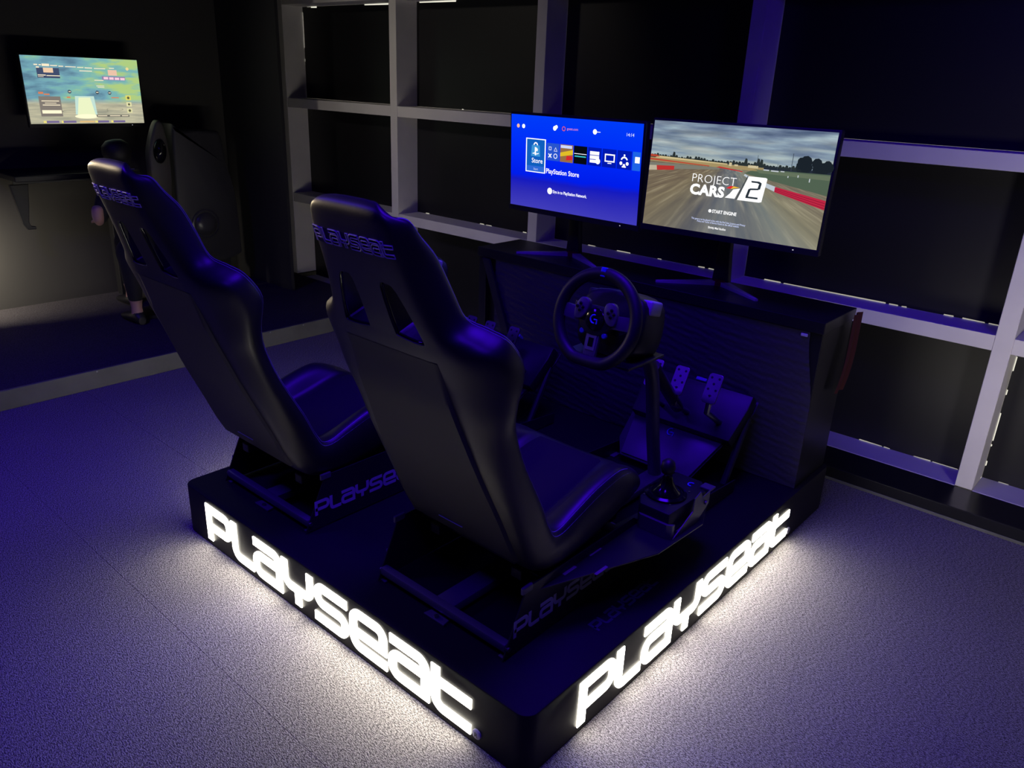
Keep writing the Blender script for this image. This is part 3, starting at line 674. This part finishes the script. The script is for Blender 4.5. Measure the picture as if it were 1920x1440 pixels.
for i in range(7):
    x0 = .302+i*.1065
    m = emit('ui_dark', srgb(6, 10, 18), 1) if i == 2 else (emit('ui_photo', srgb(150, 110, 70), 1) if i == 1 else (emit('ui_first', srgb(40, 85, 205), 1) if i == 0 else (emit('ui_last', srgb(30, 100, 230), 1) if i == 6 else tile)))
    S1.rect('screen_tile', m, [(x0, .545, min(x0+.1, .995), .728)], 2)
S1.ringp('screen_icon', Wt, .328, .672, .010, .004, 3, 45, 405, n=4); S1.ringp('screen_icon', Wt, .372, .660, .012, .004, 3, 90, 450, n=3)
S1.polys('screen_icon', Wt, [[(.314, .612), (.319, .620), (.342, .578), (.337, .572)], [(.337, .620), (.342, .612), (.319, .572), (.314, .580)]], 3); S1.ringp('screen_icon', Wt, .372, .596, .011, .004, 3)
S1.polys('screen_photo', emit('ui_yellow', srgb(225, 190, 40)), [[(.409, .60), (.508, .63), (.508, .68), (.409, .64)]], 3); S1.polys('screen_photo', emit('ui_red', srgb(215, 40, 45)), [[(.455, .565), (.505, .575), (.505, .615), (.46, .615)]], 3)
S1.rect('screen_photo', Wd, [(.412, .690, .50, .720)], 3); S1.rect('screen_photo', emit('ui_cyan', srgb(60, 190, 200)), [(.522, .615, .608, .628)], 3); S1.rect('screen_photo', Wt, [(.518, .645, .612, .651)], 3)
S1.rect('screen_icon', Wt, [(.637, .655, .705, .690), (.637, .612, .705, .648), (.637, .575, .690, .605)], 3); S1.polys('screen_icon', Wt, [S1.disc(.697, .595, .017)], 4)
x0 = .728+.018
S1.rect('screen_icon', Wt, [(x0, .600, x0+.072, .680)], 3); S1.rect('screen_icon', tile, [(x0+.008, .613, x0+.064, .667)], 4); S1.rect('screen_icon', Wt, [(x0+.022, .583, x0+.05, .592)], 3)
x0 = .8345+.05
S1.ringp('screen_icon', Wt, x0, .625, .017, .009, 3, 20, 160); S1.polys('screen_icon', Wt, [S1.disc(x0-.022, .603, .010), S1.disc(x0+.022, .603, .010), S1.disc(x0, .585, .008), S1.disc(x0, .683, .006)], 3); S1.rect('screen_icon', Wt, [(x0-.014, .563, x0+.014, .577)], 3)
S1.rect('screen_icon', Wt, [(.958, .62, .99, .68)], 3)
S1.polys('screen_icon', Wt, [S1.disc(.105, .880, .013), S1.disc(.36, .885, .014), S1.disc(.372, .900, .011), S1.disc(.665, .885, .015)], 2); S1.polys('screen_icon', emit('ui_orange', srgb(255, 190, 160)), [S1.disc(.06, .880, .012)], 2)
S1.ringp('screen_icon', emit('ui_pink', srgb(215, 90, 110)), .43, .888, .009, .005, 2); S1.text('guest.com', .455, .880, .026, emit('ui_pink2', srgb(200, 130, 190)), 2, off=.0002); S1.rect('screen_icon', Wt, [(.68, .882, .705, .888)], 2)
S1.text('14:14', .885, .870, .032, Wd, 2, off=.0002)
# --- racing game screen
sky = uvmat('race_sky', lambda x, y, Mth, Ramp, Noise, Mix: (Mix(Mth('MULTIPLY', Mth('SUBTRACT', 1.05, y), 1.5, True), Ramp(Noise(Mth('MULTIPLY', x, 2.2), Mth('MULTIPLY', y, 9.0), 1.5, 7), [(.36, (74, 90, 122)), (.50, (112, 128, 156)), (.62, (150, 172, 190)), (.74, (196, 214, 222))]),
     Ramp(Noise(Mth('MULTIPLY', x, 2.0), Mth('MULTIPLY', y, 11.0), 1.6, 6, 4.0), [(.35, (118, 138, 160)), (.48, (165, 186, 192)), (.60, (208, 222, 208)), (.72, (232, 236, 214))])), .92))
def gnd(x, y, Mth, Ramp, Noise, Mix):
    d = Mth('MAXIMUM', Mth('SUBTRACT', .70, y), .02); px = Mth('DIVIDE', Mth('SUBTRACT', x, .47), d); py = Mth('DIVIDE', .25, d)
    base = Ramp(px, [(0, (120, 112, 88)), (.5, (120, 120, 118)), (1, (150, 148, 132))])
    t = Mth('ADD', Mth('MULTIPLY', px, .38), .5)
    base = Ramp(t, [(0.0, (120, 100, 72)), (.16, (134, 118, 86)), (.30, (112, 104, 88)), (.40, (88, 92, 104)), (.50, (116, 126, 136)), (.60, (100, 110, 122)), (.70, (136, 146, 142)), (.82, (150, 146, 118)), (1, (128, 118, 96))])
    n = Noise(Mth('MULTIPLY', px, 4.0), py, 2.2, 7); dk_ = Ramp(n, [(.30, (70, 72, 84)), (.55, (128, 122, 108)), (.75, (196, 188, 162))])
    return Mix(.42, base, dk_), .92
S2.rect('screen_background', sky, [(0, .655, 1, 1)], 0); S2.rect('screen_background', uvmat('race_ground', gnd), [(0, 0, 1, .655)], 0)
E_ = lambda n, c, s=.92: emit('race_'+n, srgb(*c), s)
random.seed(11)
tr_ = []
for i in range(60):
    x = i/60; hh = .018+.022*random.random()+(.03 if i in (8, 33, 37, 38) else 0)
    if x < .84: tr_.append([(x-.004, .655), (x+.022, .655), (x+.016, .655+hh), (x+.006, .655+hh*1.1)])
S2.polys('screen_trees', E_('tree', (44, 52, 52)), tr_, 1)
big = [S2.disc(.84+.15*random.random(), .672+.07*random.random(), .016+.016*random.random(), 9) for _ in range(26)]
S2.polys('screen_trees', E_('tree2', (28, 36, 44)), big, 1); S2.rect('screen_trees', E_('hedge', (38, 46, 60)), [(.66, .625, 1, .672)], 1)
S2.rect('screen_track', E_('tan', (170, 150, 104)), [(0, .618, .66, .652)], 2); S2.polys('screen_track', E_('tan2', (214, 196, 146)), [[(.03, .652), (.46, .648), (.46, .660), (.05, .672)]], 2)
S2.polys('screen_track', E_('redwall', (190, 74, 54)), [[(0, .628), (.36, .618), (.36, .626), (0, .644)], [(.0, .660), (.06, .662), (.04, .680), (0, .682)]], 3)
S2.polys('screen_track', E_('grey', (128, 128, 116)), [[(0, .540), (.42, .600), (.42, .618), (0, .604)]], 3)
S2.polys('screen_track', E_('red2', (196, 52, 50)), [[(.05, .536), (.155, .552), (.155, .590), (.045, .580)]], 4); S2.polys('screen_track', E_('red2', (196, 52, 50)), [[(.40, .618), (.55, .598), (.55, .606), (.42, .628)]], 4); S2.polys('screen_track', E_('barrier', (196, 184, 160)), [[(0, .528), (.05, .536), (.045, .580), (0, .575)]], 4)
S2.polys('screen_track', E_('grass', (84, 102, 84)), [[(.56, .590), (.62, .640), (1, .650), (1, .470), (.72, .545)]], 2); S2.polys('screen_track', E_('grass2', (104, 118, 96)), [[(.62, .632), (1, .640), (1, .600), (.64, .605)]], 3)
S2.rect('screen_building', E_('build', (214, 200, 160)), [(.575, .642, .63, .665), (.47, .640, .485, .672), (.50, .645, .52, .66)], 3); S2.rect('screen_cars', E_('cars', (205, 212, 220)), [(.66, .632, .69, .642), (.70, .630, .74, .640), (.75, .634, .77, .642), (.84, .60, .845, .62), (.90, .57, .905, .60), (.79, .59, .795, .605)], 4)
S2.polys('screen_barrier', E_('wallw', (196, 206, 216)), [[(.565, .585), (.60, .560), (.74, .500), (.74, .455), (.60, .535), (.56, .570)]], 4)
S2.polys('screen_barrier', E_('wallr', (196, 40, 70)), [[(.735, .500), (1, .430), (1, .350), (.735, .455)]], 5)
S2.polys('screen_barrier', E_('wallr2', (120, 20, 44)), [[(.735, .500-.015*k), (1, .430-.027*k), (1, .426-.027*k), (.735, .497-.015*k)] for k in (.8, 1.6, 2.4)], 6)
S2.polys('screen_poles', E_('pole', (60, 70, 84)), [[(.80, .65), (.803, .65), (.803, .80), (.80, .80)], [(.62, .66), (.622, .66), (.622, .76), (.62, .76)], [(.73, .64), (.732, .64), (.732, .70), (.73, .70)]], 4)
Wl = emit('logo_white', srgb(250, 250, 250), 1.15)
S2.text('PROJECT', .268, .465, .078, Wl, 8, off=-.0006, sx=1.03, space=1.02); S2.text('CARS', .268, .352, .092, Wl, 8, off=.0021, sx=1.08, space=1.05)
S2.polys('screen_logo', Wl, [[(.475, .352), (.53, .352), (.553, .450), (.515, .435), (.50, .395)]], 8)
S2.polys('screen_logo', emit('flag_red', srgb(225, 40, 50)), [[(.475, .440), (.497, .463), (.515, .463), (.50, .437)]], 9); S2.polys('screen_logo', emit('flag_yel', srgb(240, 190, 60)), [[(.50, .437), (.515, .463), (.55, .456)]], 9)
S2.polys('screen_logo', Wl, [[(.545, .345), (.665, .345), (.678, .352), (.690, .560), (.682, .568), (.590, .568)]], 8); S2.polys('screen_logo', E_('dline', (60, 66, 74)), [[(.536, .345), (.541, .345), (.587, .568), (.582, .568)]], 9)
dk2 = emit('logo_dark', srgb(40, 50, 60))
S2.polys('screen_logo', dk2, [[(.610, .515), (.650, .515), (.650, .530), (.606, .530)], [(.640, .515), (.662, .500), (.664, .518), (.650, .530)], [(.650, .505), (.664, .510), (.660, .460), (.646, .465)], [(.60, .445), (.652, .455), (.660, .470), (.606, .462)], [(.588, .385), (.602, .385), (.612, .462), (.598, .455)], [(.588, .372), (.655, .372), (.655, .388), (.590, .388)]], 9)
S2.text('START ENGINE', .415, .198, .030, Wl, 8, off=.0004, sx=.86); S2.polys('screen_icon', Wl, [S2.disc(.402, .212, .009)], 8)
S2.text('This game is to be played in line with the End User Licence and Privacy', .300, .115, .017, Wd, 8, off=.0001, sx=.80); S2.text('Policy and Terms of Service found on the official website', .335, .095, .017, Wd, 8, off=.0001, sx=.78); S2.text('Slightly Mad Studios', .405, .048, .020, Wl, 8, off=.0002, sx=.80)

# ------------------------------------------------------------------ wall monitor on the stage
S3 = monitor('wall_monitor', (-3.985, .880, 1.2535), math.pi/2, 0.0, .598, 'wide monitor with a pale game lobby glowing on the far wall', None, None)
B().box(-4.16, -4.00, .80, .96, 1.18, 1.33, bev=.004).build('wall_bracket', PLASTIC, bpy.data.objects['wall_monitor'])
def lob(x, y, Mth, Ramp, Noise, Mix):
    skyc = Ramp(Mth('ADD', Mth('MULTIPLY', Noise(Mth('MULTIPLY', x, 2.0), Mth('MULTIPLY', y, 4.0), 2.0, 5), .9), Mth('MULTIPLY', x, .22)), [(.36, (92, 128, 150)), (.50, (116, 166, 182)), (.60, (128, 186, 176)), (.72, (176, 206, 130))])
    gr = Ramp(Noise(x, Mth('MULTIPLY', y, 5.0), 4.0, 4), [(.3, (158, 158, 140)), (.7, (206, 200, 168))])
    s = Mth('MULTIPLY', Mth('SUBTRACT', .38, y), 12.0, True)
    return Mix(s, skyc, gr), 1.0
S3.rect('screen_background', uvmat('lobby', lob), [(0, 0, 1, 1)], 0)
C3 = lambda n, c, s=1.0: emit('lob_'+n, srgb(*c), s)
S3.polys('screen_beam', C3('beam2', (196, 226, 214)), [[(.385, .14), (.575, .14), (.565, .42), (.40, .42)]], 1); S3.polys('screen_beam', C3('beam', (238, 246, 200)), [[(.40, .12), (.56, .12), (.53, .40), (.43, .40)]], 2); S3.polys('screen_beam', C3('disc', (250, 245, 205), 1.1), [[(.48+.105*math.cos(a*.3142), .11+.035*math.sin(a*.3142)) for a in range(20)]], 3)
for x, y in ((.35, .185), (.60, .195), (.74, .22)): S3.ringp('screen_ring', C3('ring', (120, 120, 104)), x, y, .07, .006, 1, ry=.16)
S3.rect('screen_box', C3('box', (132, 124, 116)), [(.095, .11, .275, .41)], 2); S3.rect('screen_box', C3('btn', (250, 240, 205), 1.1), [(.108, .155, .268, .205)], 3); S3.rect('screen_box', C3('line', (246, 232, 200), 1.05), [(.115, .335, .26, .348), (.14, .305, .235, .315), (.12, .275, .265, .288), (.195, .17, .235, .176), (.18, .185, .25, .190)][:3], 3)
S3.rect('screen_box', C3('dark', (66, 78, 108)), [(.115, .68, .30, .83)], 2); S3.rect('screen_box', C3('lab', (240, 205, 170)), [(.17, .76, .25, .83)], 3); S3.rect('screen_box', MATS['lob_line'], [(.12, .715, .185, .728), (.19, .71, .30, .722), (.12, .695, .165, .702)], 4)
S3.rect('screen_menu', MATS['lob_line'], [(.10, .862, .13, .88), (.14, .862, .16, .878), (.165, .852, .225, .888), (.232, .858, .29, .872), (.30, .852, .34, .866), (.355, .850, .445, .862), (.455, .846, .51, .858), (.52, .842, .585, .856), (.60, .838, .70, .850), (.115, .825, .14, .845), (.47, .795, .58, .808), (.735, .85, .78, .862), (.59, .66, .67, .672), (.60, .575, .67, .585), (.61, .555, .67, .563)], 3)
S3.rect('screen_box', C3('pinkbox', (150, 130, 170)), [(.66, .675, .87, .73)], 2); S3.rect('screen_box', C3('pink', (246, 200, 214), 1.1), [(.675, .685, .715, .720), (.725, .682, .765, .718), (.775, .680, .815, .715), (.825, .678, .865, .712)], 3); S3.rect('screen_box', C3('peach', (236, 196, 170)), [(.72, .745, .80, .83)], 2)
S3.rect('screen_box', C3('yel', (226, 218, 110)), [(.852, .365, .90, .44)], 3); S3.rect('screen_box', C3('yel2', (226, 222, 170)), [(.852, .265, .90, .335), (.852, .165, .90, .235)], 3)
S3.polys('screen_icon', C3('ic', (92, 96, 70)), [S3.disc(.876, .402, .012), S3.disc(.876, .30, .010), S3.disc(.876, .20, .012)], 4); S3.polys('screen_icon', C3('dot', (70, 84, 96)), [S3.disc(.36, .485, .016), S3.disc(.60, .48, .016), S3.disc(.71, .475, .016)], 3); S3.rect('screen_icon', MATS['lob_line'], [(.352, .48, .37, .492), (.59, .475, .61, .487), (.70, .47, .72, .482)], 4)
S3.rect('screen_box', C3('or', (220, 130, 90)), [(.10, .445, .14, .475), (.145, .43, .19, .45), (.33, .39, .36, .41), (.72, .395, .79, .41)], 2)
S3.rect('screen_bar', C3('bar', (110, 108, 100)), [(.565, .10, .865, .135)], 4); S3.rect('screen_bar', MATS['lob_line'], [(.575, .112, .66, .124), (.685, .112, .78, .124), (.795, .112, .855, .124)], 5)
S3.rect('screen_bar', C3('b1', (120, 106, 150)), [(.13, .012, .235, .045), (.27, .012, .38, .045), (.57, .012, .67, .045), (.71, .012, .82, .045)], 2); S3.rect('screen_bar', C3('b2', (226, 190, 130)), [(.41, .015, .54, .042)], 2); S3.rect('screen_bar', C3('b3', (240, 226, 130)), [(.105, .012, .13, .045), (.255, .012, .27, .045), (.545, .012, .57, .045), (.69, .012, .71, .045)], 3)
S3.polys('screen_icon', C3('coin', (240, 220, 150)), [S3.disc(.90, .855, .014)], 3)

# ------------------------------------------------------------------ stage furniture
tb = root('wall_table', (-3.95, .70, .084), 'black wall table under the glowing wall monitor', 'table')
B().box(-4.158, -3.80, .40, 1.04, .815, .845, bev=.004).build('table_top', DESK, tb)
B().box(-4.00, -3.985, .445, 1.02, .782, .818, bev=.002).build('apron', mat('apron_grey', (.12, .12, .11), .5, bump=(60, .05, .0005)), tb)
B().prism([(-.030, .0), (.060, .0), (.045, -.12), (.032, -.20), (.040, -.222), (.062, -.226), (.062, -.240), (.022, -.240), (.002, -.210)], 'x', -.012, .012, bev=.003, M=T(-3.99, .455, .782)).build('table_bracket', PLASTIC, tb)
B().box(-4.12, -4.06, .95, 1.01, .084, .815, bev=.004).build('leg', PLASTIC, tb)
kb = root('light_bar', (-3.83, .96, .845), 'thin pale bar lying at the edge of the black wall table', 'bar')
B().tube([(-3.83, .90, .850), (-3.83, 1.02, .848)], .003, 6).build('bar', BADGE, kb)
KP = Matrix.Translation(CAM) @ Matrix.Scale(1.075, 4) @ Matrix.Translation(-CAM)     # pod stands a little farther back on the stage
pc = root('gaming_pod', (-3.92, 1.44, .084), 'tall grey gaming pod with round domes beside the shelves', 'gaming chair')
B().prism(catmull([(1.085, .40), (1.10, 1.06), (1.16, 1.075), (1.345, 1.072), (1.385, 1.04), (1.405, .90), (1.445, .72), (1.455, .45), (1.43, .36), (1.18, .335)], 4, closed=True), 'x', -3.68, -3.50, bev=.02).xf(KP).build('side_shell', POD, pc, smooth=45)
B().lathe([(.084, 0), (.084, .006), (.075, .010), (.072, .004), (.066, .004), (.060, .014), (.033, .022), (0, .024)], T(-3.50, 1.240, .565) @ RY(90), 32).xf(KP).build('side_dome', mat('dome_grey', (.05, .05, .05), .3, bump=(60, .05, .0006)), pc, smooth=45)
wing = catmull([(.955, .70), (.948, .92), (.965, 1.02), (1.005, 1.118), (1.035, 1.122), (1.055, 1.05), (1.062, .92), (1.055, .78), (1.03, .60), (.98, .60)], 4, closed=True)
B().prism(wing, 'x', -3.53, -3.47, bev=.012).xf(KP).build('wing', mat('wing_taupe', (.085, .078, .065), .5, bump=(60, .06, .0008)), pc, smooth=45)
B().prism([(.985, .62), (1.03, .62), (1.12, .70), (1.12, .45), (1.06, .40)], 'x', -3.56, -3.51, bev=.008).xf(KP).build('wing_arm', POD, pc, smooth=45)
B().lathe([(1, 0), (1, .010), (.90, .016), (.80, .010), (.4, .022), (0, .026)], T(-3.47, 1.006, .975) @ RX(-6) @ RY(90) @ Matrix.Diagonal((.062, .034, 1, 1)), 32).xf(KP).build('wing_dome', GLOSS, pc, smooth=45)
B().box(-3.98, -3.83, 1.26, 1.56, .084, .30, bev=.01).build('pod_base', PLASTIC, pc)
B().box(-3.522, -3.512, 1.300, 1.328, .322, .342, bev=.001).xf(KP).build('status_light', WHITE, pc)
# seated person, mostly behind the further seat
stl = root('low_stool', (-3.55, .925, .084), 'low black stool under the seated person on the stage', 'stool')
B().lathe([(.11, 0), (.11, .02), (.04, .03), (.035, .22), (.10, .235), (.115, .25), (.11, .265), (0, .27)], T(-3.55, .925, .084), 28).build('stool_body', PLASTIC, stl, smooth=45)
ps = root('person', (-3.55, .80, .084), 'person in dark clothes sitting on the stage behind the further racing seat', 'person')
def skin_body(name, V, E, Rr, m, parent, lev=2):
    me = bpy.data.meshes.new(name); me.from_pydata(V, E, []); o = bpy.data.objects.new(name, me); COL.objects.link(o)
    md = o.modifiers.new('s', 'SKIN'); sv = me.skin_vertices[0].data if me.skin_vertices else None
    if sv is None:
        b_ = bmesh.new(); b_.from_mesh(me); b_.verts.layers.skin.verify(); b_.to_mesh(me); b_.free(); sv = me.skin_vertices[0].data
    for q, r in zip(sv, Rr): q.radius = (r, r) if not isinstance(r, tuple) else r
    sv[0].use_root = True
    s2 = o.modifiers.new('u', 'SUBSURF'); s2.levels = lev; s2.render_levels = lev
    dg = bpy.context.evaluated_depsgraph_get(); dg.update(); out = bpy.data.meshes.new_from_object(o.evaluated_get(dg)); bpy.data.objects.remove(o)
    for p in out.polygons: p.use_smooth = True
    return link(name, out, m, parent)
X, Y, Z = -3.55, .925, .084
V = [(X, Y, Z+.37), (X+.01, Y-.02, Z+.50), (X+.0, Y-.05, Z+.63), (X-.02, Y-.075, Z+.72), (X-.025, Y-.08, Z+.77),            # pelvis..neck 0-4
     (X-.03, Y-.085, Z+.80), (X-.035, Y-.09, Z+.86), (X-.035, Y-.09, Z+.915),                                                # head 5-7
     (X+.03, Y-.20, Z+.69), (X+.06, Y-.255, Z+.58), (X-.02, Y-.235, Z+.55),                                                  # arm A (shoulder, elbow, wrist) 8-10
     (X-.06, Y+.03, Z+.67), (X-.12, Y+.04, Z+.52), (X-.20, Y-.04, Z+.46),                                                    # arm B 11-13
     (X+.03, Y-.09, Z+.36), (X+.06, Y-.16, Z+.40), (X+.12, Y-.17, Z+.36), (X+.115, Y-.165, Z+.20), (X+.11, Y-.16, Z+.115),      # leg A 14-18
     (X-.06, Y+.0, Z+.36), (X-.22, Y-.02, Z+.40), (X-.27, Y-.03, Z+.38), (X-.25, Y-.03, Z+.22), (X-.25, Y-.03, Z+.11)]        # leg B 19-23
E2 = [(0, 1), (1, 2), (2, 3), (3, 4), (4, 5), (5, 6), (6, 7), (3, 8), (8, 9), (9, 10), (3, 11), (11, 12), (12, 13), (0, 14), (14, 15), (15, 16), (16, 17), (17, 18), (0, 19), (19, 20), (20, 21), (21, 22), (22, 23)]
Rr = [(.11, .09), (.105, .085), (.11, .085), (.085, .07), .042, .055, .068, .045, .05, .040, .030, .05, .040, .030, .075, .068, .055, .045, .036, .075, .068, .055, .045, .036]
skin_body('body', V, E2, Rr, CLOTH, ps)
B().lathe([(.03, -.03), (.062, -.01), (.072, .03), (.066, .065), (.040, .088), (0, .095)], T(X-.036, Y-.088, Z+.855) @ RX(8), 24).build('hair', HAIR, ps, smooth=60)
fc = B().lathe([(.02, -.06), (.045, -.045), (.055, -.01), (.05, .03)], T(X-.066, Y-.095, Z+.835), 20).build('face', SKIN, ps, smooth=60)
hc = Vector((X+.06, Y-.262, Z+.585))
fa = skin_body('forearm', [tuple(hc+Vector(p)) for p in ((.012, -.008, .055), (.014, -.014, .02), (.010, -.012, -.012), (-.006, -.004, -.032), (-.03, .008, -.045))], [(0, 1), (1, 2), (2, 3), (3, 4)], [.026, .030, .030, .024, .020], SKIN, ps)
hb = Vector((X-.02, Y-.235, Z+.55))
for k in range(5):
    dx = -.012+.006*k
    skin_body('finger' if k < 4 else 'thumb', [tuple(hb+Vector((-.02, dx, -.004))), tuple(hb+Vector((-.055+abs(k-2)*.004, dx*1.2, -.012))), tuple(hb+Vector((-.078+abs(k-2)*.006, dx*1.2, -.026)))], [(0, 1), (1, 2)], [.008, .007, .006], SKIN, ps, 1)
for nm, (ax, ay) in (('ankle', (X+.110, Y-.160)), ('ankle', (X-.25, Y-.03))):
    B().lathe([(.030, 0), (.027, .03), (.030, .06), (.034, .075)], T(ax, ay, Z+.055), 18).build(nm, SKIN, ps, smooth=60)
    shb = B()
    rows = []
    for t, (hw, hh) in zip((0, .15, .4, .7, .92, 1), ((.02, .045), (.034, .075), (.038, .062), (.040, .045), (.030, .032), (.010, .018))):
        rows.append([(ax+.05-.0-.22*t+(-.0), ay+hw*math.cos(a*math.pi/6), Z+max(0.0, hh*.5+hh*.5*math.sin(a*math.pi/6))) for a in range(12)])
    shb.grid(rows, closed=True, caps=True).build('shoe', PLASTIC, ps, smooth=50)
